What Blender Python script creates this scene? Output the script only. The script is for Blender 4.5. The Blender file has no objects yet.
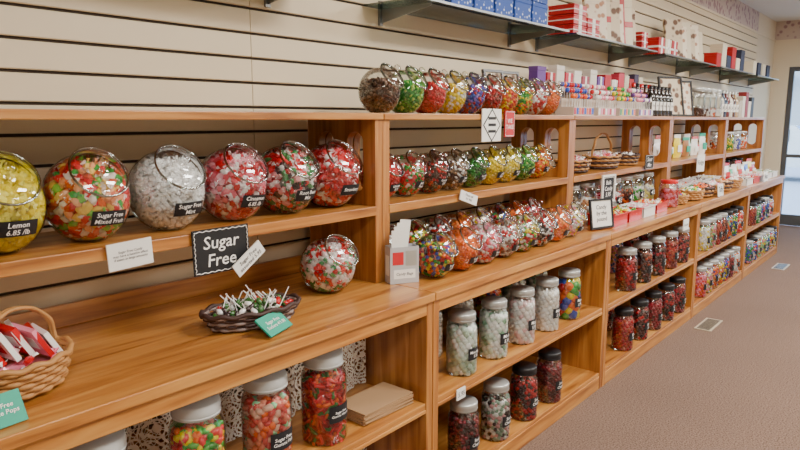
import bpy, math, random
import numpy as np
from mathutils import Matrix, Vector
from mathutils.geometry import tessellate_polygon
random.seed(7); rng=np.random.default_rng(11)
S=bpy.context.scene
# ------------------------------------------------------------ materials
MATS={}
def lin(h):
    h=h.lstrip('#'); o=[]
    for i in (0,2,4):
        c=int(h[i:i+2],16)/255; o.append(c/12.92 if c<=.04045 else ((c+.055)/1.055)**2.4)
    return (*o,1)
def newmat(name):
    m=bpy.data.materials.new(name); m.use_nodes=True; MATS[name]=m
    return m,m.node_tree.nodes,m.node_tree.links,m.node_tree.nodes['Principled BSDF']
def pm(name,col,rough=.45,metal=0,coat=0,emit=0):
    if name in MATS: return name
    m,n,l,b=newmat(name); b.inputs['Base Color'].default_value=lin(col); b.inputs['Roughness'].default_value=rough
    b.inputs['Metallic'].default_value=metal; b.inputs['Coat Weight'].default_value=coat
    if emit: b.inputs['Emission Color'].default_value=lin(col); b.inputs['Emission Strength'].default_value=emit
    return name
def C(col,rough=.3,coat=.3):
    return pm('candy_'+col.strip('#'),col,rough,0,coat)
def wood(name,axis,c1,c2,c3):
    m,n,l,b=newmat(name)
    tc=n.new('ShaderNodeTexCoord'); mp=n.new('ShaderNodeMapping'); l.new(tc.outputs['Object'],mp.inputs[0])
    sc=[14,14,14]; sc[axis]=.9; mp.inputs['Scale'].default_value=sc
    ns=n.new('ShaderNodeTexNoise'); ns.inputs['Scale'].default_value=2.2; ns.inputs['Detail'].default_value=8; ns.inputs['Distortion'].default_value=.6
    l.new(mp.outputs[0],ns.inputs[0])
    cr=n.new('ShaderNodeValToRGB'); e=cr.color_ramp.elements
    e[0].position=.28; e[0].color=lin(c1); e[1].position=.70; e[1].color=lin(c3); k=e.new(.47); k.color=lin(c2)
    l.new(ns.outputs[0],cr.inputs[0])
    n2=n.new('ShaderNodeTexNoise'); n2.inputs['Scale'].default_value=1.7; l.new(tc.outputs['Object'],n2.inputs[0])
    mx=n.new('ShaderNodeMixRGB'); mx.blend_type='MULTIPLY'; mx.inputs[0].default_value=.3
    l.new(cr.outputs[0],mx.inputs[1]); l.new(n2.outputs[0],mx.inputs[2]); 
    mp2=n.new('ShaderNodeMapping'); s2=[5,5,5]; s2[axis]=2.2; mp2.inputs['Scale'].default_value=s2; l.new(tc.outputs['Object'],mp2.inputs[0])
    vo=n.new('ShaderNodeTexVoronoi'); vo.inputs['Scale'].default_value=1.0; l.new(mp2.outputs[0],vo.inputs[0])
    kr=n.new('ShaderNodeValToRGB'); kr.color_ramp.elements[0].position=.04; kr.color_ramp.elements[0].color=(.25,.12,.05,1); kr.color_ramp.elements[1].position=.10; kr.color_ramp.elements[1].color=(1,1,1,1); l.new(vo.outputs['Distance'],kr.inputs[0])
    m3=n.new('ShaderNodeMixRGB'); m3.blend_type='MULTIPLY'; m3.inputs[0].default_value=.6; l.new(mx.outputs[0],m3.inputs[1]); l.new(kr.outputs[0],m3.inputs[2])
    l.new(m3.outputs[0],b.inputs['Base Color']); b.inputs['Roughness'].default_value=.33; b.inputs['Coat Weight'].default_value=.4; b.inputs['Coat Roughness'].default_value=.18
    bp=n.new('ShaderNodeBump'); bp.inputs['Strength'].default_value=.06; l.new(ns.outputs[0],bp.inputs['Height']); l.new(bp.outputs[0],b.inputs['Normal'])
    return name
WX=wood('wood_grain_x',0,'#8e5020','#c07d38','#da9e52')
WZ=wood('wood_grain_z',2,'#864b1c','#b47132','#ce8f4a')
WD=wood('wood_dark_back',0,'#2e1c10','#3d2615','#4b3019')
def glass(name,tint,base=.05,edge=.75,rough=.03):
    m,n,l,b=newmat(name); n.remove(b); out=n['Material Output']
    t=n.new('ShaderNodeBsdfTransparent'); t.inputs[0].default_value=lin(tint)
    g=n.new('ShaderNodeBsdfGlossy'); g.inputs['Roughness'].default_value=rough; g.inputs[0].default_value=(.95,.97,.97,1)
    lw=n.new('ShaderNodeLayerWeight'); lw.inputs['Blend'].default_value=.25
    mr=n.new('ShaderNodeMapRange'); mr.inputs['To Min'].default_value=base; mr.inputs['To Max'].default_value=edge
    mi=n.new('ShaderNodeMixShader'); l.new(lw.outputs['Fresnel'],mr.inputs[0]); l.new(mr.outputs[0],mi.inputs[0])
    l.new(t.outputs[0],mi.inputs[1]); l.new(g.outputs[0],mi.inputs[2]); l.new(mi.outputs[0],out.inputs[0]); return name
GL=glass('clear_glass','#fafcfc',.08,.85); GR=glass('glass_rim','#c4cfce',.4,.9,.06); GS=glass('shelf_glass','#a3b5b2',.12,.6); GW=glass('window_glass','#f4fafc',.02,.4)
BLK=pm('chalkboard_black','#15161a',.6); WHT=pm('chalk_white','#f2f0ec',.7); PAPER=pm('white_card','#ebe9e2',.6)
SIL=pm('lid_metal','#b9bab6',.35,.6); LBK=pm('lid_black','#17171a',.35); LWH=pm('lid_white','#c3c6c4',.4)
CREAM=pm('slatwall_cream','#dccdae',.45); GRV=pm('slatwall_groove','#33261a',.8)
PLAIN=pm('painted_wall','#dccfb6',.8); CEIL=pm('ceiling_tile','#dedbd4',.9); METAL=pm('bracket_metal','#8d9090',.35,.8)
TEAL=pm('label_teal','#1fa085',.6); WICK=pm('wicker_light','#b07e46',.6); WICKD=pm('wicker_dark','#3d2620',.6); WICKL=pm('wicker_grey','#8b7a74',.6)
KRAFT=pm('paper_bag_brown','#a5835e',.8)
def carpet():
    m,n,l,b=newmat('carpet'); tc=n.new('ShaderNodeTexCoord')
    a=n.new('ShaderNodeTexNoise'); a.inputs['Scale'].default_value=130; a.inputs['Detail'].default_value=3; l.new(tc.outputs['Object'],a.inputs[0])
    c=n.new('ShaderNodeTexNoise'); c.inputs['Scale'].default_value=1.3; l.new(tc.outputs['Object'],c.inputs[0])
    cr=n.new('ShaderNodeValToRGB'); e=cr.color_ramp.elements; e[0].position=.33; e[0].color=lin('#5e4b3c'); e[1].position=.67; e[1].color=lin('#94796a'); l.new(a.outputs[0],cr.inputs[0])
    mx=n.new('ShaderNodeMixRGB'); mx.blend_type='MULTIPLY'; mx.inputs[0].default_value=.25; l.new(cr.outputs[0],mx.inputs[1]); l.new(c.outputs[0],mx.inputs[2])
    l.new(mx.outputs[0],b.inputs['Base Color']); b.inputs['Roughness'].default_value=.95; b.inputs['Specular IOR Level'].default_value=.2
    bp=n.new('ShaderNodeBump'); bp.inputs['Strength'].default_value=.3; bp.inputs['Distance'].default_value=.008; l.new(a.outputs[0],bp.inputs['Height']); l.new(bp.outputs[0],b.inputs['Normal'])
    return 'carpet'
CARP=carpet()
def pattern(name,c1,c2,scale,feat='F1',lo=.3,hi=.45,rough=.6):
    m,n,l,b=newmat(name); tc=n.new('ShaderNodeTexCoord'); v=n.new('ShaderNodeTexVoronoi'); v.feature=feat; v.inputs['Scale'].default_value=scale
    l.new(tc.outputs['Object'],v.inputs[0]); cr=n.new('ShaderNodeValToRGB'); e=cr.color_ramp.elements
    e[0].position=lo; e[0].color=lin(c1); e[1].position=hi; e[1].color=lin(c2)
    l.new(v.outputs['Distance'],cr.inputs[0]); l.new(cr.outputs[0],b.inputs['Base Color']); b.inputs['Roughness'].default_value=rough; return name
def lace():
    m,n,l,b=newmat('lace_cloth'); tc=n.new('ShaderNodeTexCoord')
    v=n.new('ShaderNodeTexVoronoi'); v.feature='DISTANCE_TO_EDGE'; v.inputs['Scale'].default_value=70; l.new(tc.outputs['Object'],v.inputs[0])
    f=n.new('ShaderNodeTexVoronoi'); f.inputs['Scale'].default_value=13; l.new(tc.outputs['Object'],f.inputs[0])
    w=n.new('ShaderNodeMath'); w.operation='MULTIPLY'; w.inputs[1].default_value=42; l.new(f.outputs['Distance'],w.inputs[0])
    s=n.new('ShaderNodeMath'); s.operation='SINE'; l.new(w.outputs[0],s.inputs[0])
    a=n.new('ShaderNodeMath'); a.operation='LESS_THAN'; a.inputs[1].default_value=.10; l.new(v.outputs['Distance'],a.inputs[0])
    c=n.new('ShaderNodeMath'); c.operation='GREATER_THAN'; c.inputs[1].default_value=.15; l.new(s.outputs[0],c.inputs[0])
    mx=n.new('ShaderNodeMath'); mx.operation='MAXIMUM'; l.new(a.outputs[0],mx.inputs[0]); l.new(c.outputs[0],mx.inputs[1])
    b.inputs['Base Color'].default_value=lin('#f2efe6'); b.inputs['Roughness'].default_value=.8
    l.new(mx.outputs[0],b.inputs['Alpha']); return 'lace_cloth'
LACE=lace(); BORD=pattern('wallpaper_border','#9a7a80','#c4b3aa',14); FLORAL=pattern('floral_print','#b98a6a','#efe4d0',22); PHOTO=pattern('photo_print','#6b4c38','#d8c9ae',16)
BLUEP=pattern('blue_tin_print','#c9d4ea','#2450a8',40,lo=.2,hi=.3)
# ------------------------------------------------------------ mesh builder
class MB:
    def __init__(s): s.v=[];s.f=[];s.m=[];s.sm=[];s.mats=[];s.n=0
    def mi(s,name):
        if name not in s.mats: s.mats.append(name)
        return s.mats.index(name)
    def add(s,V,F,mat,smooth=False,M=None):
        V=np.asarray(V,dtype=float).reshape(-1,3)
        if M is not None:
            A=np.array(M); V=V@A[:3,:3].T+A[:3,3]
        i=s.mi(mat); s.v.append(V); o=s.n
        for f in F: s.f.append(tuple(int(k)+o for k in f))
        s.m+=[i]*len(F); s.sm+=[smooth]*len(F); s.n+=len(V)
    def box(s,x0,x1,y0,y1,z0,z1,mat,M=None):
        V=[(x0,y0,z0),(x1,y0,z0),(x1,y1,z0),(x0,y1,z0),(x0,y0,z1),(x1,y0,z1),(x1,y1,z1),(x0,y1,z1)]
        s.add(V,[(0,3,2,1),(4,5,6,7),(0,1,5,4),(1,2,6,5),(2,3,7,6),(3,0,4,7)],mat,False,M)
    def lathe(s,P,mat,seg=24,M=None,smooth=True,fn=None):
        V=[];F=[]
        for (r,z) in P:
            for k in range(seg):
                a=2*math.pi*k/seg; V.append((r*math.cos(a),r*math.sin(a),z))
        for i in range(len(P)-1):
            for k in range(seg):
                k2=(k+1)%seg; F.append((i*seg+k,i*seg+k2,(i+1)*seg+k2,(i+1)*seg+k))
        V=np.array(V)
        if M is not None:
            A=np.array(M); V=V@A[:3,:3].T+A[:3,3]
        if fn is not None: V=fn(V)
        s.add(V,F,mat,smooth)
    def tube(s,path,r,mat,seg=6,closed=False):
        P=[Vector(p) for p in path]; n=len(P); V=[];F=[]
        for i,p in enumerate(P):
            t=(P[(i+1)%n]-P[i-1]) if closed else (P[min(i+1,n-1)]-P[max(i-1,0)])
            t.normalize(); u=t.cross(Vector((0,0,1)) if abs(t.z)<.95 else Vector((1,0,0))).normalized(); w=t.cross(u)
            for k in range(seg):
                a=2*math.pi*k/seg; V.append(tuple(p+u*math.cos(a)*r+w*math.sin(a)*r))
        for i in range(n if closed else n-1):
            j=(i+1)%n
            for k in range(seg):
                k2=(k+1)%seg; F.append((i*seg+k,i*seg+k2,j*seg+k2,j*seg+k))
        s.add(V,F,mat,True)
    def obj(s,name,loc=(0,0,0),rz=0,bevel=0):
        me=bpy.data.meshes.new(name); me.from_pydata(np.concatenate(s.v).tolist(),[],s.f)
        for m in s.mats: me.materials.append(MATS[m])
        me.polygons.foreach_set('material_index',s.m); me.polygons.foreach_set('use_smooth',s.sm); me.update()
        o=bpy.data.objects.new(name,me); S.collection.objects.link(o); o.location=loc; o.rotation_euler=(0,0,rz)
        if bevel:
            b=o.modifiers.new('bevel','BEVEL'); b.width=bevel; b.segments=2; b.limit_method='ANGLE'
        return o
TC={}
def textgeo(t):
    if t in TC: return TC[t]
    cu=bpy.data.curves.new('t','FONT'); cu.body=t; cu.align_x='CENTER'; cu.align_y='CENTER'; cu.resolution_u=2; cu.size=1; cu.offset=.008; cu.shear=.12
    o=bpy.data.objects.new('t',cu); S.collection.objects.link(o); bpy.context.view_layer.update()
    me=bpy.data.meshes.new_from_object(o.evaluated_get(bpy.context.evaluated_depsgraph_get()))
    V=np.array([v.co[:] for v in me.vertices]); F=[tuple(p.vertices) for p in me.polygons]
    bpy.data.objects.remove(o); bpy.data.meshes.remove(me); bpy.data.curves.remove(cu)
    V[:,0]-=(V[:,0].min()+V[:,0].max())/2; V[:,1]-=(V[:,1].min()+V[:,1].max())/2
    TC[t]=(V,F); return TC[t]
def fit_text(t,w,h):
    V,F=textgeo(t); sx=min(w/np.ptp(V[:,0]),h/np.ptp(V[:,1])); return V[:,:2]*sx,F
def label(mb,text,w,h,cx,cz,surf,bm=None,tm=None,tilt=0):
    bm=bm or BLK; tm=tm or WHT
    n=8; V=[];F=[]; ct,st=math.cos(tilt),math.sin(tilt)
    def put(x,z,e):
        X=cx+x*ct-z*st; Z=cz+x*st+z*ct; return (X,surf(X,Z)-e,Z)
    m=4
    for j in range(m+1):
        for i in range(n+1): V.append(put(-w/2+w*i/n,-h/2+h*j/m,.0015))
    for j in range(m):
        for i in range(n): a=j*(n+1)+i; F.append((a,a+1,a+n+2,a+n+1))
    mb.add(V,F,bm)
    T,TF=fit_text(text,w*.84,h*.78); mb.add([put(x,z,.0035) for x,z in T],TF,tm)
import bmesh
def ico(sub):
    bm=bmesh.new(); bmesh.ops.create_icosphere(bm,subdivisions=sub,radius=1); V=np.array([v.co[:] for v in bm.verts]); F=[tuple(v.index for v in f.verts) for f in bm.faces]; bm.free(); return V,F
I1=ico(1); I2=ico(2)
def tmpl(kind):
    if kind=='ball': return I2[0].copy(),I2[1],[0]*80
    if kind=='ballL': return I1[0].copy(),I1[1],[0]*20
    if kind=='bean': return I1[0]*np.array([1.35,.8,.75]),I1[1],[0]*20
    if kind=='worm':
        V=[];F=[];n=7
        for i in range(n):
            x=-1.8+3.6*i/(n-1); y=.6*math.sin(x*1.4); r=.62 if 0<i<n-1 else .35
            for k in range(6):
                a=2*math.pi*k/6; V.append((x,y+r*math.cos(a),r*math.sin(a)))
        for i in range(n-1):
            for k in range(6): F.append((i*6+k,i*6+(k+1)%6,(i+1)*6+(k+1)%6,(i+1)*6+k))
        return np.array(V),F,[0]*len(F)
    if kind=='wrap':
        V=(I1[0]*np.array([1.25,.9,.75])).tolist(); F=list(I1[1]); P=[0]*20
        for sgn in (-1,1):
            o=len(V); V.append((sgn*1.05,0,0)); m=4
            for k in range(m+1): V.append((sgn*(1.95+.14*(k%2)),-.75+1.5*k/m,.25*(1 if k%2 else -1)))
            for k in range(m): F.append((o,o+1+k,o+2+k)); P.append(1)
        return np.array(V),F,P
TM={k:tmpl(k) for k in('ball','ballL','bean','worm','wrap')}
def randrot(n):
    q=rng.normal(size=(n,4)); q/=np.linalg.norm(q,axis=1)[:,None]; w,x,y,z=q.T
    return np.stack([1-2*(y*y+z*z),2*(x*y-z*w),2*(x*z+y*w),2*(x*y+z*w),1-2*(x*x+z*z),2*(y*z-x*w),2*(x*z-y*w),2*(y*z+x*w),1-2*(x*x+y*y)],-1).reshape(n,3,3)
def scatter(mb,P,kind,size,pal,wrapcol=None,fn=None):
    V,F,PT=TM[kind]; R=randrot(len(P)); nv=len(V)
    sz=size*rng.uniform(.85,1.15,len(P))
    A=(np.einsum('nij,vj->nvi',R,V)*sz[:,None,None]+P[:,None,:]).reshape(-1,3)
    if fn is not None: A=fn(A)
    cols=[mb.mi(C(c)) for c in pal]; wm=mb.mi(C(wrapcol)) if wrapcol else None
    o=mb.n; mb.v.append(A)
    for i in range(len(P)):
        c=cols[rng.integers(len(cols))]; b=o+i*nv; wc=wm if (wm is not None and i%2) else c
        for f,p in zip(F,PT):
            mb.f.append(tuple(k+b for k in f)); mb.m.append(wc if p else c)
    mb.sm+=[kind!='wrap']*(len(F)*len(P)); mb.n+=nv*len(P)
def fib(n):
    i=np.arange(n)+.5; ph=np.arccos(1-2*i/n); th=math.pi*(1+5**.5)*i
    return np.stack([np.cos(th)*np.sin(ph),np.sin(th)*np.sin(ph),np.cos(ph)],-1)
def bowl(x,y,z,R,ax,pal,kind='wrap',size=.013,wrapcol=None,n=260,fill=.86,text=None,rz=0,lid=True,name='glass_candy_bowl'):
    mb=MB(); cz=.92*R; t=math.radians(48)
    ro=Matrix.Translation((0,0,cz))@Matrix.Diagonal((ax/R,1,1,1))@Matrix.Rotation(t,4,'X')
    def flat(V): V=V.copy(); V[:,2]=np.maximum(V[:,2],0.0); return V
    op=math.radians(40); prof=[]
    for i in range(15):
        a=math.pi-(math.pi-op)*i/14; prof.append((max(R*math.sin(a),1e-4),R*math.cos(a)))
    ro_r=R*math.sin(op); zo=R*math.cos(op)
    prof+= [(ro_r*.97,zo+.006),(ro_r*.99,zo+.016)]
    mb.lathe(prof,GL,28,ro,fn=flat)
    def torus(rad,zz,r,mat):
        pts=[(rad+r*math.cos(a),zz+r*math.sin(a)) for a in [2*math.pi*k/6 for k in range(7)]]
        mb.lathe(pts,mat,28,ro)
    torus(ro_r,zo+.016,.0035,GR)
    if lid:
        mb.lathe([(ro_r*1.02,zo+.020),(ro_r*.85,zo+.030),(ro_r*.45,zo+.040),(.012,zo+.042),(.010,zo+.050),(.017,zo+.058),(.012,zo+.066),(1e-4,zo+.068)],GL,20,ro)
        torus(ro_r*1.03,zo+.021,.0025,GR)
    lev=cz+R*(2*fill-1)
    P=fib(n)*np.array([ax,R,R])*.88+np.array([0,0,cz]); P+=rng.normal(size=P.shape)*R*.02
    P[:,2]=np.where(P[:,2]>lev,lev+rng.normal(size=n)*.003,P[:,2]); P[:,2]=np.maximum(P[:,2],size*.7)
    core=I2[0]*np.array([ax,R,R])*.84+np.array([0,0,cz]); core[:,2]=np.clip(core[:,2],.01,lev-.006)
    o3=np.array([0,-math.sin(t),math.cos(t)]); cc=np.array([0,0,cz])
    d=(core-cc)@o3; core=core-np.clip(d-zo*.85,0,None)[:,None]*o3; mb.add(core,I2[1],C(pal[0]),True)
    d=(P-cc)@o3; P-=np.clip(d-zo*.9,0,None)[:,None]*o3
    def clampf(A):
        q=(A-cc)/np.array([ax,R,R]); L=np.linalg.norm(q,axis=1); s=np.where(L>.965,.965/L,1)
        A=cc+(A-cc)*s[:,None]; A[:,2]=np.maximum(A[:,2],.003); return A
    scatter(mb,P,kind,size,pal,wrapcol,clampf)
    if text:
        def surf(X,Z): 
            q=1-(X/ax)**2-((Z-cz)/R)**2; return -R*math.sqrt(max(q,.05))-.001
        label(mb,text,ax*.85,R*.32,ax*.06,cz-.36*R,surf,tilt=random.uniform(-.06,.06))
    return mb.obj(name,(x,y,z),rz)
def jar(x,y,z,r,h,pal,kind='ballL',size=.011,n=260,lid=SIL,fill=.95,text=None,wrapcol=None,rz=0,name='glass_candy_jar'):
    mb=MB()
    mb.lathe([(1e-4,0),(r*.9,0),(r,.01),(r,h*.72),(r*.96,h*.78),(r*.84,h*.835),(r*.8,h*.87),(r*.8,h*.9)],GL,24)
    mb.lathe([(r*.8,h*.865),(r*.87,h*.87),(r*.87,h*.985),(r*.83,h),(1e-4,h)],lid,24)
    mb.lathe([(r*.87,h*.885),(r*.895,h*.89),(r*.87,h*.90)],lid,24)
    H=h*.76*fill; ns=int(n*.85); k=np.arange(ns)*2.39996
    zz=(np.arange(ns)+.5)/ns*H; rr=r*.98-size*.95
    rs=np.where(zz>h*.7,rr*.95,rr)
    P=np.stack([rs*np.cos(k),rs*np.sin(k),np.maximum(zz,size*.8)],-1)+rng.normal(size=(ns,3))*.0015
    nt=n-ns; a=rng.uniform(0,2*math.pi,nt); q=np.sqrt(rng.uniform(0,1,nt))*rr*.95
    P=np.concatenate([P,np.stack([q*np.cos(a),q*np.sin(a),np.full(nt,H)+rng.normal(size=nt)*.003],-1)])
    mb.lathe([(1e-4,.006),(rr*.97,.006),(rr*.97,H*.98),(1e-4,H*.98)],C(pal[0]),16)
    def clampf(A):
        L=np.hypot(A[:,0],A[:,1]); s=np.where(L>r*.965,r*.965/L,1); A=A.copy(); A[:,0]*=s; A[:,1]*=s; A[:,2]=np.maximum(A[:,2],.003); return A
    scatter(mb,P,kind,size,pal,wrapcol,clampf)
    if text:
        def surf(X,Z): return -math.sqrt(max(r*r-X*X,.0001))
        label(mb,text,r*1.15,h*.19,r*.05,h*.36,surf)
    return mb.obj(name,(x,y,z),rz)
# ------------------------------------------------------------ room shell
YW=2.08; X0,X1=-3.0,11.0; YB=-4.0; ZC=2.95
def simple(name,boxes,bevel=0):
    mb=MB()
    for b in boxes: mb.box(*b)
    return mb.obj(name,bevel=bevel)
simple('floor',[(X0,X1,YB,YW+.1,-.1,0,CARP)])
simple('ceiling',[(X0,X1,YB,YW+.1,ZC,ZC+.1,CEIL)])
simple('wall_left',[(X0-.1,X0,YB,YW+.1,0,ZC,PLAIN)])
simple('wall_rear',[(X0,X1,YB-.1,YB,0,ZC,PLAIN)])
mb=MB(); mb.box(X0,X1,YW+.012,YW+.1,0,ZC,GRV)
seams=[X0]+[1.60+1.22*2*k for k in range(-1,4)]+[9.9]
p=.0925; z=.03
while z<2.66:
    z1=min(z+p-.010,2.68)
    for a,b in zip(seams[:-1],seams[1:]):
        a+=.0015;b-=.0015
        V=[];F=[]
        pr=[(YW+.012,z),(YW+.003,z),(YW,z+.003),(YW,z1-.003),(YW+.003,z1),(YW+.012,z1)]
        for xx in (a,b):
            for yy,q in pr: V.append((xx,yy,q))
        for k in range(5): F.append((k,k+1,k+7,k+6))
        F+=[(5,4,3,2,1,0),(6,7,8,9,10,11)]
        mb.add(V,F,CREAM)
    z+=p
mb.box(9.9,X1,YW,YW+.012,0,ZC,PLAIN); mb.box(X0,9.9,YW,YW+.012,2.69,ZC,BORD)
mb.obj('wall_back')
simple('trim_slatwall_top',[(X0,X1,YW-.012,YW,2.675,2.70,PLAIN)])
for b in [(X1,X1+.12,1.865,YW+.1,0,ZC,PLAIN),(X1,X1+.12,YB,1.865,2.305,ZC,PLAIN),(X1,X1+.12,.62,.755,0,2.3,PLAIN),(X1,X1+.12,-3.405,.62,0,.595,PLAIN),(X1,X1+.12,YB,-3.405,0,2.3,PLAIN)]: simple('wall_far',[b])
simple('trim_border_far',[(X1-.006,X1,YB,YW,2.69,ZC,BORD)])
mb=MB(); ALU=pm('aluminium_frame','#56585c',.4,.4)
for b in [(1.835,1.86,0,2.3),(.76,.80,0,2.3),(.80,1.835,2.24,2.3),(.80,1.835,0,.16),(.80,.85,.16,2.24),(1.80,1.835,.16,2.24),(.85,1.80,1.0,1.05)]:
    mb.box(X1+.02,X1+.08,b[0],b[1],b[2],b[3],ALU)
mb.box(X1+.045,X1+.052,.85,1.80,.16,2.24,GW); mb.obj('door_1')
mb=MB()
for b in [(-3.4,.615,.6,.66),(-3.4,.615,2.24,2.3),(-3.4,-3.34,.66,2.24),(.56,.615,.66,2.24),(-1.42,-1.36,.66,2.24)]: mb.box(X1+.02,X1+.08,b[0],b[1],b[2],b[3],ALU)
mb.box(X1+.045,X1+.052,-3.34,.56,.66,2.24,GW); mb.obj('window_1')
ASP=pm('asphalt','#a3a9b0',.9); BRK=pm('brick_facade','#b5b2b0',.9)
simple('street_ground',[(X1+.125,60,-25,60,-.15,-.02,ASP)])
mb=MB(); mb.box(34,38,-20,50,-.02,4,BRK)
for k in range(17): mb.box(33.9,34,-18+4*k,-16+4*k,.8,3,pm('shop_window','#6d93bd',.1)); mb.box(33.2,34,-18.3+4*k,-15.7+4*k,3.1,3.5,pm('awning_blue','#4a6a9a',.7))
mb.obj('shop_building')
def car(x,y,col):
    mb=MB(); P=[(-2.1,.35),(-2.15,.75),(-1.9,.95),(-1.1,1.0),(-.6,1.42),(.8,1.45),(1.5,1.0),(2.1,.9),(2.15,.4)]
    V=[(-.85,a,b) for a,b in P]+[(.85,a,b) for a,b in P]; n=len(P)
    mb.add(V,[(k,(k+1)%n,(k+1)%n+n,k+n) for k in range(n)]+[tuple(range(n-1,-1,-1)),tuple(range(n,2*n))],pm('car_'+col.strip('#'),col,.25,.3,1))
    for sx in (-.8,.8):
        for yy in (-1.35,1.35):
            mb.lathe([(1e-4,-.1),(.33,-.1),(.35,-.06),(.35,.06),(.33,.1),(1e-4,.1)],LBK,18,Matrix.Translation((sx,yy,.35))@Matrix.Rotation(math.pi/2,4,'Y'))
    mb.box(-.87,.87,-.5,.7,1.02,1.32,pm('car_window','#1c2733',.1)); mb.obj('parked_car',(x,y,-.02))
car(20,3.6,'#c8ccd2'); car(19,-3,'#8d1f24'); car(26,8,'#3d66a8')
for vx,vy in ((5.19,1.26),(7.81,1.23)):
    mb=MB(); mb.box(-.17,.17,-.06,.06,0,.004,pm('vent_metal','#b5a68c',.5))
    for k in range(12): mb.box(-.15+k*.026,-.138+k*.026,-.045,.045,.004,.006,LBK)
    mb.obj('floor_vent',(vx,vy,.001))
# ------------------------------------------------------------ wooden shelving units
YF=1.41; YU=1.66; YK=2.055; ZCt=.917; ZM=1.22; ZT=1.575; ZL=.49; ZB=.10
def side_panel(mb,x,th,y0,y1,z0,z1,holes):
    outer=[(y0,z0),(y1,z0),(y1,z1),(y0,z1)]; loops=[outer]
    for (cy,cz,w,h) in holes:
        L=[]; r=w/2
        for k in range(13): a=math.pi*k/12; L.append((cy+r*math.cos(a),cz+h/2-r+r*math.sin(a)))
        for k in range(13): a=math.pi+math.pi*k/12; L.append((cy+r*math.cos(a),cz-h/2+r+r*math.sin(a)))
        loops.append(L)
    tri=tessellate_polygon([[Vector((a,b,0)) for a,b in L] for L in loops]); flat=[q for L in loops for q in L]; n=len(flat)
    V=[(x,a,b) for a,b in flat]+[(x+th,a,b) for a,b in flat]
    F=[tuple(t) for t in tri]+[(t[2]+n,t[1]+n,t[0]+n) for t in tri]; o=0
    for L in loops:
        m=len(L)
        for k in range(m): F.append((o+k,o+(k+1)%m,o+(k+1)%m+n,o+k+n))
        o+=m
    mb.add(V,F,WZ)
def unit(x0,x1,back=WD):
    mb=MB(); w=x1-x0; T=.036
    for a in (0,w-T):
        mb.box(a,a+T,YF,YK,0,.885,WZ)
        side_panel(mb,a,T,YU,YK-.02,ZCt,ZT-.025,[(YU+.11,1.385,.085,.24),(YU+.27,1.385,.085,.24)])
    mb.box(-.0,w,YF-.012,YK,.885,ZCt,WX)
    mb.box(T,w-T,YF,YF+.02,.835,.885,WX)
    mb.box(T,w-T,YF+.004,YK-.012,ZL-.025,ZL,WX); mb.box(T,w-T,YF+.001,YF+.02,ZL-.04,ZL-.025,WX)
    mb.box(T,w-T,YF+.004,YK-.012,ZB-.02,ZB,WX); mb.box(T,w-T,YF+.001,YF+.02,0,ZB-.02,WX)
    mb.box(T,w-T,YK-.012,YK,0,.885,back)
    mb.box(T,w-T,YK-.02,YK,ZCt,ZCt+.07,WX)
    mb.box(T,w-T,YU,YK-.02,ZM-.026,ZM,WX); mb.box(T,w-T,YU-.004,YU+.016,ZM-.034,ZM+.002,WX)
    mb.box(0,w,YU-.01,YK-.01,ZT-.025,ZT,WX)
    return mb.obj('wooden_display_shelf',(x0,0,0),bevel=.003)
UX=[-1.46,.21,1.88,3.53,5.28,6.93,8.6]
for i in range(6): unit(UX[i]+.002,UX[i+1]-.002)
for z0,z1 in ((ZL+.004,.83),(ZB+.004,ZL-.045)):
    V=[];F=[];n=120
    for i in range(n+1):
        xx=.26+(1.835-.26)*i/n; yy=1.72+.012*math.sin(i*.55)+.006*math.sin(i*1.3)
        V+=[(xx,yy,z0),(xx,yy,z1)]
    for i in range(n): F.append((2*i,2*i+2,2*i+3,2*i+1))
    mb=MB(); mb.add(V,F,LACE,True); mb.obj('lace_curtain')
# ------------------------------------------------------------ unit 1 : big bowls
Y='#ecd400'; Rd='#c8101a'; Rd2='#e8323a'; W='#f4f2ee'; G='#1e9a30'; BR='#4a2416'; OR='#f06a1a'; BL='#2a4fb8'; PK='#f090a8'; DK='#2a0c10'; LG='#8fd9a0'; LY='#f2e890'
big=[(.585,[Y,'#f2e040','#e6d200','#f4e860'],'#f2ea70','Lemon\n6.85 /lb'),(.81,[Rd,'#2fa84a','#f0c860',Rd2,'#f4a878','#e86a4a','#7cc850',OR,'#f0e4d8'],'#f4e4dc','Sugar Free\nMixed Fruit'),(1.05,[W,'#fbfaf8','#eceae8'],'#f8f7f5','Sugar Free\nMint'),
 (1.285,[Rd,'#f0a8b4',W,'#d84a5a','#e87a88'],'#f4dce0','Cinnamon\n6.85 /lb'),(1.51,[Rd,W,'#3a3030',Rd2,'#3a8a4a','#e8a0a0'],'#ece0dc','Root Beer\nMix'),(1.73,[Rd,Rd2,'#e04a50','#b00c18',W],'#f0b0b4','Strawberry')]
for i,(x,pal,wc,t) in enumerate(big): bowl(x,1.80,ZM+.003,.124,.112,pal,'wrap',[.0125,.0155,.010,.0145,.014,.014][i],wc,[420,330,700,360,380,380][i],.86,t)
bowl(1.64,1.72,ZCt+.002,.105,.105,[W,Rd,'#f4d8d8',Rd2,'#3a9a5a',W],'wrap',.0125,'#f4eeee',340,.78,None)
for x,pal in((-.9,[G,W]),(-.6,[Rd,W]),(-.3,[OR,W]),(.0,[LY,W]),(.33,[OR,Y])): bowl(x,1.8,ZM+.003,.124,.112,pal,'wrap',.0135,W,300,.86)
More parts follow.
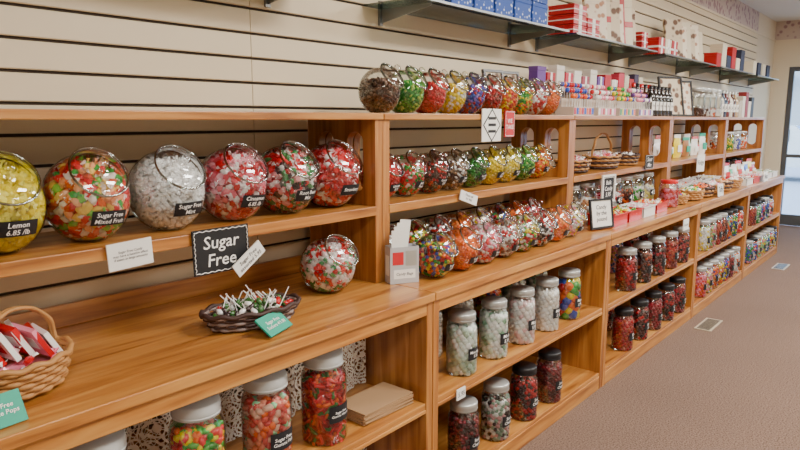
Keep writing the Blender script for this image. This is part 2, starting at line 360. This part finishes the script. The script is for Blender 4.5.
for x,pal,k,t,sz in((.66,[PK,'#f8d8b0','#f0a8a0',W],'wrap','Sugar Free\nTaffy',.012),(.935,[Rd,G,OR,Y,Rd2,'#58b048'],'bean','Sugar Free\nGummi Bears',.0145),(1.175,['#d85a50','#e88a70',OR,'#c83a38',LG,'#e8b8a0'],'bean','Sugar Free\nGummi Fish',.0145),(1.415,[Rd,'#a01018','#2f7a30',Rd2,OR],'worm','Sugar Free\nGummi Worms',.0105)):
    jar(x,1.515,ZL+.001,.076,.30,pal,k,sz,330,LWH,.95,t,W)
    jar(x+.08,1.56,ZB+.001,.076,.30,pal,k,sz,260,LWH,.9,None,W)
mb=MB()
for k in range(7): mb.box(-.13,.13,-.075,.075,.004+k*.006,.0085+k*.006,KRAFT,Matrix.Rotation(random.uniform(-.06,.06),4,'Z'))
mb.obj('paper_bag_stack',(1.685,1.53,ZL))
# ------------------------------------------------------------ unit 2 bowls
cols=[([BR,'#6a3a24','#8a6a58'],'bean'),([G,'#38a838','#b8d860'],'bean'),([Rd,Rd2],'bean'),([Y,'#e8b800',W],'ballL'),([BL,Rd,'#7a5ab8'],'ballL'),([Rd,'#8a2a1a'],'bean'),([OR,Rd,Y],'ballL'),([G,Y,OR],'bean'),([Rd,W],'ballL'),([OR,'#f08a30'],'bean'),([Y,'#5a9a30'],'ballL')]
for i in range(10):
    c=cols[i]; bowl(2.01+.157*i,1.79,ZT+.001,.095,.076,c[0],c[1],.0085,None,330,.72,None)
mid=[([Rd,Rd2],'bean'),([Rd2,W,G],'bean'),(['#5a2a20','#3a2a20',Rd],'ballL'),([BR,'#a07850',W],'bean'),([G,'#1a5a24'],'bean'),([Y,'#e8c800'],'ballL'),([Y,LY],'bean'),([G,'#4aa040','#b8d860'],'ballL'),([OR,Y],'bean')]
for i in range(9):
    c=mid[i]; bowl(2.02+.165*i,1.80,ZM+.003,.094,.078,c[0],c[1],.0085,None,320,.72,'Jelly\nBeans' if i%2 else 'Licorice\n5.50')
fr=[([Rd,BL,G,Y,OR,DK],'ballL'),([OR,'#f07a20'],'bean'),([Rd2,W,PK],'ballL'),([W,'#8a6a58',Rd],'bean'),([Rd,G,W,Y],'ballL'),([DK,Rd,W],'bean'),([OR,'#f09040'],'ballL'),([W,PK,Y],'bean')]
for i in range(8):
    c=fr[i]; bowl(2.07+.174*i,1.555,ZCt+.001,.092,.078,c[0],c[1],.0095,None,300,.74,'Sours\n5.50')
    c=fr[(i+3)%8]; bowl(2.04+.174*i,1.80,ZCt+.001,.096,.078,c[0],c[1],.009,None,260,.76)
up2=[([W,'#c8dccc','#e4ece4','#b8ccb4'],'ball'),([W,'#8ab898','#d8e8d8','#f0f0ec'],'ball'),([W,'#e8e0dc','#f0c8c8'],'ball'),([W,'#ece6dc'],'ball'),([Rd,BL,G,Y,OR],'ball')]
for i in range(5):
    jar(2.19+.253*i,1.49,ZL+.001,.066,.265,up2[i][0],'ball',.014 if i<4 else .024,170 if i<4 else 60,SIL,.98,'Mints\n5.95' if i else 'Mint Balls\n5.95')
    jar(2.26+.253*i,1.72,ZL+.001,.066,.265,up2[(i+2)%5][0],'ballL',.014,120,SIL,.98)
lo2=[([DK,'#8a1420','#501018','#a03040'],SIL),([W,'#88a890',DK,'#d8a0a0'],SIL),(['#8a1420',DK,Rd],LBK),(['#5a0c14','#8a1420'],LBK)]
for i in range(4):
    jar(2.19+.262*i,1.475,ZB+.001,.068,.265,lo2[i][0],'ballL',.011,260,lo2[i][1],.9,'Sour\nCherry')
# ------------------------------------------------------------ units 3-5 lower jars
reds=[Rd,'#8a1420','#a82030',DK,'#602018','#b84a2a']
bright=[Rd2,OR,Y,G,W,PK,LG,BL,'#d8a060',W]
def rowjars(xs,y,z,r,h,lid,white=0,t='5.95\n/lb'):
    for x in xs:
        pal=random.sample(reds,3) if random.random()>white else random.sample(bright,3)
        jar(x,y,z+.001,r,h,pal,'ballL',.012,150,random.choice(lid),.92,t)
rowjars([3.98,4.25,4.52,4.79,5.05],1.47,ZL,.066,.265,[SIL],.2); rowjars([3.80,4.1,4.4,4.7,5.0],1.72,ZL,.066,.265,[SIL],.4)
rowjars([3.98,4.25,4.52,4.79,5.05],1.47,ZB,.066,.265,[LBK],.1); rowjars([3.85,4.3],1.72,ZB,.066,.265,[LBK])
rowjars([5.62,5.8,5.98,6.16,6.34,6.52,6.74],1.47,ZL,.066,.25,[LBK,SIL],.8); rowjars([5.62,5.8,5.98,6.16,6.34,6.52,6.74],1.47,ZB,.066,.25,[SIL],.9)
rowjars([7.3,7.5,7.7,7.9,8.1],1.47,ZL,.066,.23,[LBK,SIL],.8); rowjars([7.3,7.5,7.7,7.9,8.1,8.3,8.48],1.47,ZB,.066,.23,[SIL,LBK],.9)
# ------------------------------------------------------------ generic small goods
def sign(x,y,z,w,h,text,bm=BLK,tm=WHT,border=True,tilt=0,rz=0,roll=0,name='chalkboard_sign',frame=None,diamond=False):
    mb=MB(); M=Matrix.Rotation(roll,4,'Y')@Matrix.Rotation(-tilt,4,'X')
    mb.box(-w/2,w/2,0,.005,-h/2,h/2,bm,M)
    if diamond:
        d=w*.47; mb.add([(0,-.0008,-d),(d,-.0008,0),(0,-.0008,d),(-d,-.0008,0)],[(0,1,2,3)],BLK)
        d=w*.41; mb.add([(0,-.0012,-d),(d,-.0012,0),(0,-.0012,d),(-d,-.0012,0)],[(0,1,2,3)],PAPER)
        for k in range(3): mb.box(-w*.2,w*.2,-.0022,-.0012,-.035+.03*k,-.022+.03*k,BLK)
        return mb.obj(name,(x,y,z),rz)
    if border:
        e=.04*h
        pts=[]; N=40
        per=[(-w/2+e,-h/2+e),(w/2-e,-h/2+e),(w/2-e,h/2-e),(-w/2+e,h/2-e)]
        for k in range(4):
            a=per[k]; b=per[(k+1)%4]
            for j in range(N):
                f=j/N; wv=.012*h*math.sin(f*N*1.26); px=a[0]+(b[0]-a[0])*f; pz=a[1]+(b[1]-a[1])*f
                if k%2: px+=wv
                else: pz+=wv
                pts.append((px,-.001,pz))
        A=np.array(pts); A=A@np.array(M)[:3,:3].T
        mb.tube([tuple(q) for q in A],.008*h+.0003,tm,4,True)
    if frame:
        b=.012
        for q in((-w/2-b,w/2+b,h/2,h/2+b),(-w/2-b,w/2+b,-h/2-b,-h/2),(-w/2-b,-w/2,-h/2,h/2),(w/2,w/2+b,-h/2,h/2)): mb.box(q[0],q[1],-.005,.006,q[2],q[3],frame,M)
    T,F=fit_text(text,w*.78,h*.68); mb.add([(a,-.0012,b) for a,b in T],F,tm,False,M)
    return mb.obj(name,(x,y,z),rz)
INK=pm('ink_dark','#3a3a40',.7); REDC=pm('red_card','#c4202a',.5)
sign(1.126,1.638,1.165,.185,.135,'Sugar\nFree',rz=-.1,roll=-.02)
sign(1.20,1.605,1.13,.12,.045,'Sugar Free\nassorted 5.95',PAPER,INK,False,roll=-.6,name='price_card')
sign(.845,1.645,1.195,.125,.072,'Sugar Free Candy\nmay have a laxative effect\nif eaten in large amounts',PAPER,INK,False,roll=-.05,name='price_card')
sign(2.63,1.64,1.525,.165,.15,'x',PAPER,INK,False,diamond=True,name='paper_notice')
sign(2.79,1.638,1.53,.09,.125,'WE\nTAKE',REDC,WHT,True,name='paper_notice')
sign(2.45,1.64,1.20,.14,.045,'Please ask\nfor help',PAPER,INK,False,roll=.3,name='price_card')
sign(3.62,1.50,ZCt+.095,.17,.15,'Candy\nby the\npound',PAPER,INK,False,tilt=.15,rz=-.3,name='paper_notice',frame=BLK)
sign(4.0,1.62,1.12,.14,.15,'Bulk\nCandy\n5.95',BLK,WHT,True,rz=-.1,frame=PAPER)
sign(4.75,1.63,1.25,.13,.10,'Sour\nMix',BLK,WHT,True,rz=-.1); sign(6.0,1.62,1.18,.16,.15,'Fudge',PAPER,INK,False,rz=-.1,name='price_card')
sign(5.85,1.408,ZCt+.055,.16,.1,'Taffy',PAPER,INK,False,tilt=.1,name='price_card'); sign(7.6,1.408,ZCt+.055,.18,.1,'Nuts',PAPER,INK,False,tilt=.1,name='price_card')
sign(4.9,1.392,.80,.12,.08,'Gummies',PAPER,INK,False,name='price_card')
sign(2.06,1.40,.46,.06,.045,'5.95',PAPER,INK,False,name='price_card')
def carton(x,y,z,w,d,h,mat,band=None,rz=0,name='gift_box',lean=0,text=None):
    mb=MB(); M=Matrix.Rotation(-lean,4,'X')
    mb.box(-w/2,w/2,-d/2,d/2,0,h*.82,mat,M); mb.box(-w/2-.0015,w/2+.0015,-d/2-.0015,d/2+.0015,h*.82,h,mat,M)
    if band: 
        mb.box(-w*.12,w*.12,-d/2-.003,d/2+.003,-.0,h+.002,band,M); mb.box(-w/2-.003,w/2+.003,-d/2-.003,d/2+.003,h*.4,h*.52,band,M)
    return mb.obj(name,(x,y,z),rz,bevel=.002)
SILB=pm('silver_print','#c2c4c8',.35,.3)
mb=MB(); mb.box(-.06,.06,-.03,.03,0,.003,SILB)
for q in((-.06,.06,-.03,-.028),(-.06,.06,.028,.03),(-.06,-.058,-.028,.028),(.058,.06,-.028,.028)): mb.box(*q,.003,.145,SILB)
mb.box(-.061,-.0605,-.02,.02,.03,.11,PAPER); mb.box(-.045,.045,-.0312,-.03,.02,.055,PAPER)
mb.box(-.05,-.005,-.0312,-.03,.075,.125,REDC); mb.box(.005,.05,-.0312,-.03,.07,.13,SIL)
T,F=fit_text('Candy Bags',.07,.02); mb.add([(a,-.0318,b+.037) for a,b in T],F,INK)
for k in range(4): mb.box(-.05+.006*k,-.005+.006*k,-.02+.01*k,-.0185+.01*k,.004,.21+.012*k,PAPER,Matrix.Rotation(.04*k,4,'Y'))
mb.obj('bag_dispenser_box',(1.925,1.60,ZCt+.001),-.5)
def basket(x,y,z,rx,ry,h,m1,m2,layers=5,handle=False,rz=0,pal=None,kind='wrap',n=60,size=.014,wc=None,sticks=0,name='wicker_basket'):
    mb=MB(); st=28
    for k in range(layers):
        fz=(k+.5)/layers; zz=h*fz; gr=.82+.18*fz; pts=[]
        for i in range(st*4):
            a=2*math.pi*i/(st*4); w=.004*math.sin(st/2*a*1+k*math.pi); pts.append(((rx*gr+w)*math.cos(a),(ry*gr+w)*math.sin(a),zz))
        mb.tube(pts,h/layers*.52,m1 if k%2 else m2,6,True)
    for i in range(st):
        a=2*math.pi*i/st; mb.tube([(rx*.82*math.cos(a),ry*.82*math.sin(a),0),(rx*math.cos(a),ry*math.sin(a),h)],.003,m2,5)
    pts=[(rx*1.02*math.cos(a),ry*1.02*math.sin(a),h+.004*math.sin(a*12)) for a in [2*math.pi*i/60 for i in range(60)]]; mb.tube(pts,.0075,m1,6,True)
    mb.lathe([(1e-4,.004),(1,.004)],m2,30,Matrix.Diagonal((rx*.8,ry*.8,1,1)))
    if handle:
        for d in (-.004,.004):
            mb.tube([(rx*1.0*math.cos(a),d+.003*math.sin(a*9),h+rx*.95*math.sin(a)*handle) for a in [math.pi*i/24 for i in range(25)]],.005,m1,6)
    if pal:
        q=np.sqrt(rng.uniform(0,1,n)); a=rng.uniform(0,2*math.pi,n); P=np.stack([q*rx*.85*np.cos(a),q*ry*.85*np.sin(a),h*.75+.03*(1-q*q)+rng.normal(size=n)*.004],-1)
        mb.lathe([(1e-4,h*.8),(1,h*.5)],C(pal[0]),20,Matrix.Diagonal((rx*.82,ry*.82,1,1)))
        scatter(mb,P,kind,size,pal,wc)
    for i in range(sticks):
        a=random.uniform(0,6.28); q=random.random()**.5; p=Vector((q*rx*.75*math.cos(a),q*ry*.75*math.sin(a),h*.8)); d=Vector((random.uniform(-.7,.7),random.uniform(-.7,.7),.7)).normalized()*random.uniform(.05,.075)
        mb.tube([p,p+d],.0018,WHT,5)
    return mb.obj(name,(x,y,z),rz)
basket(1.215,1.62,ZCt+.006,.16,.088,.05,WICKD,WICKL,5,False,-.15,['#3a6a30',W,Rd,'#3a2a2a'],'bean',90,.012,None,32)
sign(1.20,1.495,ZCt+.032,.125,.07,'Sugar Free\nSuckers 4/1.00',TEAL,WHT,False,tilt=.9,rz=.35,name='price_card')
basket(.54,1.63,ZCt+.010,.13,.105,.075,WICK,WICK,6,.9,.5,[PK,W,Rd],'wrap',10,.012,W)
mb=MB()
for k in range(11):
    M=Matrix.Translation((-.095+.019*k,random.uniform(-.02,.02),.02*math.sin(k*.35)))@Matrix.Rotation(random.uniform(-.2,.2),4,'Z')@Matrix.Rotation(-.5,4,'Y')
    mb.box(-.006,.006,-.05,.05,-.02,.06,C([Rd,W,PK][k%3]),M); mb.box(-.0065,.0065,-.03,.03,.0,.035,C([W,Rd,W][k%3]),M)
mb.obj('candy_packet_pile',(.53,1.63,ZCt+.09))
sign(.44,1.455,ZCt+.034,.10,.07,'Sugar Free\nSqueeze Pops',TEAL,WHT,False,tilt=.5,rz=.1,name='price_card')
def pouch(x,y,z,w,h,col,lab,rz=0):
    mb=MB(); V=[];F=[]; nx,nz=6,6
    for s_ in (-1,1):
        for j in range(nz+1):
            for i in range(nx+1):
                u=i/nx*2-1; v=j/nz; t=.028*(1-u**4)*(1-v**3)*(.5+.5*min(v*4,1)); V.append((u*w/2,s_*t,v*h*.85))
    m=(nx+1)*(nz+1)
    for b in (0,m):
        for j in range(nz):
            for i in range(nx): a=b+j*(nx+1)+i; F.append((a,a+1,a+nx+2,a+nx+1))
    mb.add(V,F,C(col),True)
    mb.box(-w/2,w/2,-.002,.002,h*.85,h,lab); mb.box(-w*.3,w*.3,-.031,-.029,h*.25,h*.55,lab)
    mb.obj('candy_pouch',(x,y,z),rz)
# unit 3 goods
basket(3.85,1.80,ZM+.006,.13,.1,.07,WICK,WICKD,5,False,0,[W,PK,Rd],'wrap',80,.014,W); basket(4.3,1.80,ZM+.006,.16,.11,.08,WICK,WICKD,5,1,0,[Rd,W,PK],'wrap',90,.014,W)
basket(4.75,1.82,ZM+.006,.13,.1,.07,WICKD,WICK,5,False,0,[BR,W],'bean',80,.014)
REDP=pm('red_plastic','#d0161c',.3,0,.4)
def tray(x,y,z,w,d,h,pal,n=50,m=None):
    m=m or REDP; mb=MB(); t=.004
    mb.box(-w/2,w/2,-d/2,d/2,0,t,m)
    for q in((-w/2,w/2,-d/2,-d/2+t),(-w/2,w/2,d/2-t,d/2),(-w/2,-w/2+t,-d/2,d/2),(w/2-t,w/2,-d/2,d/2)): mb.box(*q,t,h,m)
    for q in((-w/2-.008,w/2+.008,-d/2-.008,-d/2),(-w/2-.008,w/2+.008,d/2,d/2+.008)): mb.box(*q,h-.006,h,m)
    P=np.stack([rng.uniform(-w/2+.02,w/2-.02,n),rng.uniform(-d/2+.02,d/2-.02,n),h*.75+rng.normal(size=n)*.006],-1); mb.box(-w/2+t,w/2-t,-d/2+t,d/2-t,t,h*.7,C(pal[0]))
    scatter(mb,P,'wrap',.014,pal,W); mb.obj('plastic_candy_tray',(x,y,z))
WPL=pm('white_plastic','#e4e2dc',.4)
for i in range(4): tray(3.84+.25*i,1.55,ZCt+.001,.22,.16,.07,[[Rd,W,Y],[G,Y,W],[W,PK],[Y,OR,W]][i],50,[REDP,REDP,WPL,REDP][i])
for i,x in enumerate([3.75,3.97,4.19,4.41,4.63,4.85,5.07]): jar(x,1.78,ZCt+.001,.085,.235,[[W,BR,'#c8a070'],['#c89060',W],[W,Rd,PK],[Rd,W],[BR,OR],[W,G],[W,LY]][i],'ballL',.014,150,SIL,.7,'4.50')
jar(4.9,1.53,ZCt+.001,.07,.2,[Rd,PK],'ballL',.013,150,REDP,.8,None)
basket(5.12,1.54,ZCt+.008,.1,.08,.06,WICK,WICK,4,False,0,[Rd,G,Y,BL],'bean',60,.014)
for i,x in enumerate([5.45,5.75,6.05,6.35,6.7]):
    basket(x,1.53,ZCt+.010,.13,.09,.07,[WICK,WICKD][i%2],WICK,4,0,0,[[Y,G,W],[BR,OR],[W,PK],[OR,'#c8a070'],[Rd,W]][i],'bean',80,.018)
    tray(x+.05,1.76,ZCt+.001,.26,.18,.09,[[W,'#c8a070'],[W,OR],[PK,W],[W,BR],[W,Y]][i],60,WPL)
for i in range(12): pouch(5.40+.125*i,1.80+.03*(i%2),ZM+.004,.11,[.17,.20,.15][i%3],[W,'#c89a5a',W,BR,Y,'#e8e0d0','#a06a3a',LG][i%8],[PAPER,REDP,TEAL,WPL][i%4],-.2)
for i,x in enumerate([7.1,7.4,7.7,8.0,8.3]):
    tray(x,1.55,ZCt+.001,.26,.2,.06,[[W,BR],[OR,W],[W,PK],[W,'#c8a070'],[G,W]][i],50,[WPL,REDP,WPL,WPL,WPL][i]); jar(x,1.83,ZM+.001,.07,.2,[[BR,W,OR],[W,PK],[Y,G],[W,BL],[OR,W]][i],'ballL',.013,120,SIL,.8)
    jar(x,1.85,ZCt+.001,.07,.2,[[Rd,W],[W,G],[OR,Y],[W,LY],[BL,W]][i],'ballL',.013,120,LBK,.8)
for i in range(3): pouch(8.25+.11*i,1.50,ZL+.001,.1,.2,[W,PK,Y][i],PAPER)
for i in range(9): pouch(7.02+.165*i,1.70,ZCt+.001,.13,[.17,.2,.15][i%3],[OR,W,G,'#e8e0d0','#c89a5a',W,BL,Y,Rd][i],[PAPER,REDP,WPL][i%3],-.2)
def bottle(x,y,z,r,h,col,cap=LBK,lab=None,name='syrup_bottle'):
    mb=MB(); m=pm('bottle_'+col.strip('#'),col,.12,0,.8)
    mb.lathe([(1e-4,0),(r*.95,0),(r,.006),(r,h*.6),(r*.75,h*.7),(r*.36,h*.78),(r*.34,h*.9)],m,16); mb.lathe([(r*.42,h*.89),(r*.42,h),(1e-4,h)],cap,12)
    if lab: label(mb,lab,r*1.5,h*.28,0,h*.34,lambda X,Z:-math.sqrt(max(r*r-X*X,1e-6)),PAPER,INK)
    mb.obj(name,(x,y,z))
PUR='#6a3f8f'
mb=MB(); mb.box(3.56,4.95,1.87,2.02,ZT+.14,ZT+.15,GS)
for a in (3.57,4.25,4.93): mb.box(a-.004,a+.004,1.88,2.01,ZT+.001,ZT+.14,GS)
mb.obj('display_riser')
for i in range(11): carton(3.62+.125*i,1.945,ZT+.152,.105,.06,[.14,.11,.16,.12][i%4],pm('cart_%d'%(i%7),[PUR,'#b8232c','#e0d8cc','#c8324a','#e8e2d8','#a8485a','#e0d8cc'][i%7],.5),[None,WHT][i%2],0,'candy_carton')
def pops(x,y,z,w,cl):
    mb=MB(); mb.box(-w/2,w/2,-.06,.06,0,.05,pm('pop_base','#c8b8a8',.6)); mb.box(-w/2,w/2,.02,.06,.05,.10,'pop_base')
    n=int(w/.035)
    for i in range(n): mb.box(-w/2+.006+i*.035,-w/2+.030+i*.035,-.062,-.06,.006,.044,C(cl[i%len(cl)]))
    for r_ in range(3):
        for i in range(n):
            px=-w/2+.02+i*.035; py=-.04+.035*r_; hz=.10+.035*r_
            mb.tube([(px,py,.04),(px,py,hz)],.0018,WHT,5)
            mb.add(I2[0]*.015+np.array([px,py,hz+.012]),I2[1],C(random.choice(cl)),True)
    mb.obj('lollipop_stand',(x,y,z))
for i,x in enumerate([3.75,4.1,4.45,4.8]): pops(x,1.755,ZT+.001,.28,[[Rd,BL,OR],[W,PK,Rd],[G,Y,BL,OR],[PUR,W,PK]][i])
for i in range(5): carton(4.98+.1*i,1.98,ZT+.001,.085,.05,.33-.02*(i%3),pm('cartc_%d'%i,['#8a2020','#d8cdb4','#b8232c','#3a2a4a','#d8cdb4'][i],.5),None,0,'candy_carton')
for i in range(6): bottle(5.02+.085*i,1.88,ZT+.001,.036,.25,[BR,'#201014','#3a1810'][i%3],LBK if i%2 else REDP,'Sauce')
for i in range(6): bottle(5.06+.085*i,1.76,ZT+.001,.034,.23,'#16120f',LBK,'Syrup')
def easel(x,y,z,w,h,m,rz=-.5,name='picture_frame'):
    mb=MB(); M=Matrix.Rotation(-.2,4,'X'); b=.015
    mb.box(-w/2,w/2,0,.006,0,h,m,M)
    for q in((-w/2-b,w/2+b,h,h+b),(-w/2-b,w/2+b,-0,b),(-w/2-b,-w/2,0,h),(w/2,w/2+b,0,h)): mb.box(q[0],q[1],-.008,.01,q[2],q[3],LBK,M)
    mb.box(-.01,.01,.07,.076,.004,h*.6,LBK); mb.obj(name,(x,y,z),rz)
easel(5.74,1.80,ZT+.004,.22,.32,PHOTO); easel(6.04,1.82,ZT+.004,.22,.30,FLORAL,-.6)
easel(3.22,1.97,ZT+.004,.13,.24,PHOTO,-.2); easel(3.40,1.97,ZT+.004,.13,.24,PHOTO,-.2)
for i in range(4): jar(6.34+.19*i,1.80,ZT+.001,.085,.26,[[BR],[W,BR],[OR,W],[W]][i],'ballL',.014,80,SIL,.35)
for i in range(6): bottle(7.15+.12*i,1.80,ZT+.001,.045,.27,['#d8d0c0','#20304a','#602020','#d8d0c0',BR,'#b89a70'][i],SIL,'Jam')
for i in range(5): carton(7.95+.14*i,1.82,ZT+.001,.12,.08,.18+.05*(i%3),pm('cartb_%d'%i,['#b8a890','#d8d0c0','#8a2020','#d8d0c0','#2a2a30'][i],.5),None,0,'candy_carton')
# ------------------------------------------------------------ glass wall shelves
ZG=2.06
def gshelf(x0,x1):
    mb=MB(); w=x1-x0
    mb.box(0,w,YW-.33,YW-.012,ZG-.008,ZG,GS); mb.box(0,w,YW-.333,YW-.33,ZG-.009,ZG+.001,METAL)
    for a in (.12,w-.12) if w<1.6 else (.12,w/2,w-.12):
        V=[(a-.002,YW-.01,ZG-.008),(a-.002,YW-.30,ZG-.008),(a-.002,YW-.30,ZG-.02),(a-.002,YW-.01,ZG-.07)]; V+=[(q[0]+.004,q[1],q[2]) for q in V]
        mb.add(V,[(0,1,2,3),(7,6,5,4),(0,4,5,1),(1,5,6,2),(2,6,7,3),(3,7,4,0)],METAL); mb.box(a-.012,a+.012,YW-.012,YW-.001,ZG-.08,ZG+.03,METAL)
    mb.obj('glass_display_ledge',(x0,0,0))
for a,b_ in((.4,1.80),(2.22,3.62),(3.72,5.12),(5.30,6.75),(6.95,8.3),(8.5,9.7)): gshelf(a,b_)
for i in range(5):
    for k in range(2): carton(2.62+.19*i,1.88,ZG+.002+.128*k,.17,.14,.125,BLUEP,None,0,'blue_gift_tin')
RST=pm('gift_red','#b8141c',.4); CRM=pm('gift_cream','#e0d6be',.6); NAVY=pm('box_navy','#26304a',.5)
for i in range(2):
    for k in range(3-i): carton(3.86+.2*i,1.88,ZG+.002+.06*k,.18,.17,.056,RST,WHT,0)
for i in range(6):
    carton(4.25+.115*i,1.86+.02*(i%2),ZG+.006,.16,.03,.29+.05*(i%3==1),[FLORAL,CRM,PHOTO][i%3],[None,RST,None][i%3],-.6,'greeting_gift_box',.16)
for i in range(3): carton(5.04,1.9,ZG+.002+.046*i,.12,.16,.042,RST,WHT)
for i in range(3): carton(5.42+.16*i,1.88,ZG+.002,.14,.12,.13,[RST,CRM,RST][i],WHT)
for i in range(6): carton(5.92+.12*i,1.88,ZG+.006,.17,.03,.34-.05*(i%2),[PHOTO,FLORAL,CRM][i%3],None,-.6,'greeting_gift_box',.16)
for i in range(6): carton(7.1+.19*i,1.88,ZG+.002,.16,.12,.14+.1*(i%2),[RST,CRM,NAVY][i%3],None)
for i in range(4): carton(8.65+.25*i,1.88,ZG+.002,.16,.12,.16,NAVY if i%2 else CRM,None)
# ------------------------------------------------------------ lights
DIF=pm('light_diffuser','#fff6e6',.5,0,0,5.0)
for lx,ly,en in((-.5,-.6,62),(2.3,-.1,98),(5.1,-.1,105),(7.9,-.1,115),(2.3,-2.8,75),(6.5,-2.8,80)):
    mb=MB(); mb.box(-.62,.62,-.32,.32,-.02,0,LWH); mb.box(-.58,.58,-.28,.28,-.024,-.02,DIF); mb.obj('ceiling_light_panel',(lx,ly,ZC))
    L=bpy.data.lights.new('fluorescent','AREA'); L.shape='RECTANGLE'; L.size=1.15; L.size_y=.55; L.energy=en; L.color=(1,.96,.90)
    o=bpy.data.objects.new('fluorescent_lamp',L); S.collection.objects.link(o); o.location=(lx,ly,ZC-.04)
w=bpy.data.worlds.new('sky'); S.world=w; w.use_nodes=True; n=w.node_tree.nodes; bg=n['Background']
sk=n.new('ShaderNodeTexSky'); sk.sky_type='NISHITA'; sk.sun_disc=False; sk.sun_elevation=math.radians(40); w.node_tree.links.new(sk.outputs[0],bg.inputs[0]); bg.inputs[1].default_value=1.7
# ------------------------------------------------------------ camera
cd=bpy.data.cameras.new('camera'); cd.sensor_width=36; cd.lens=29.25; cd.clip_start=.05; co=bpy.data.objects.new('camera',cd); S.collection.objects.link(co)
co.location=(0,0,1.55); co.rotation_euler=(math.radians(90-9.2),0,math.radians(39.9-90)); S.camera=co
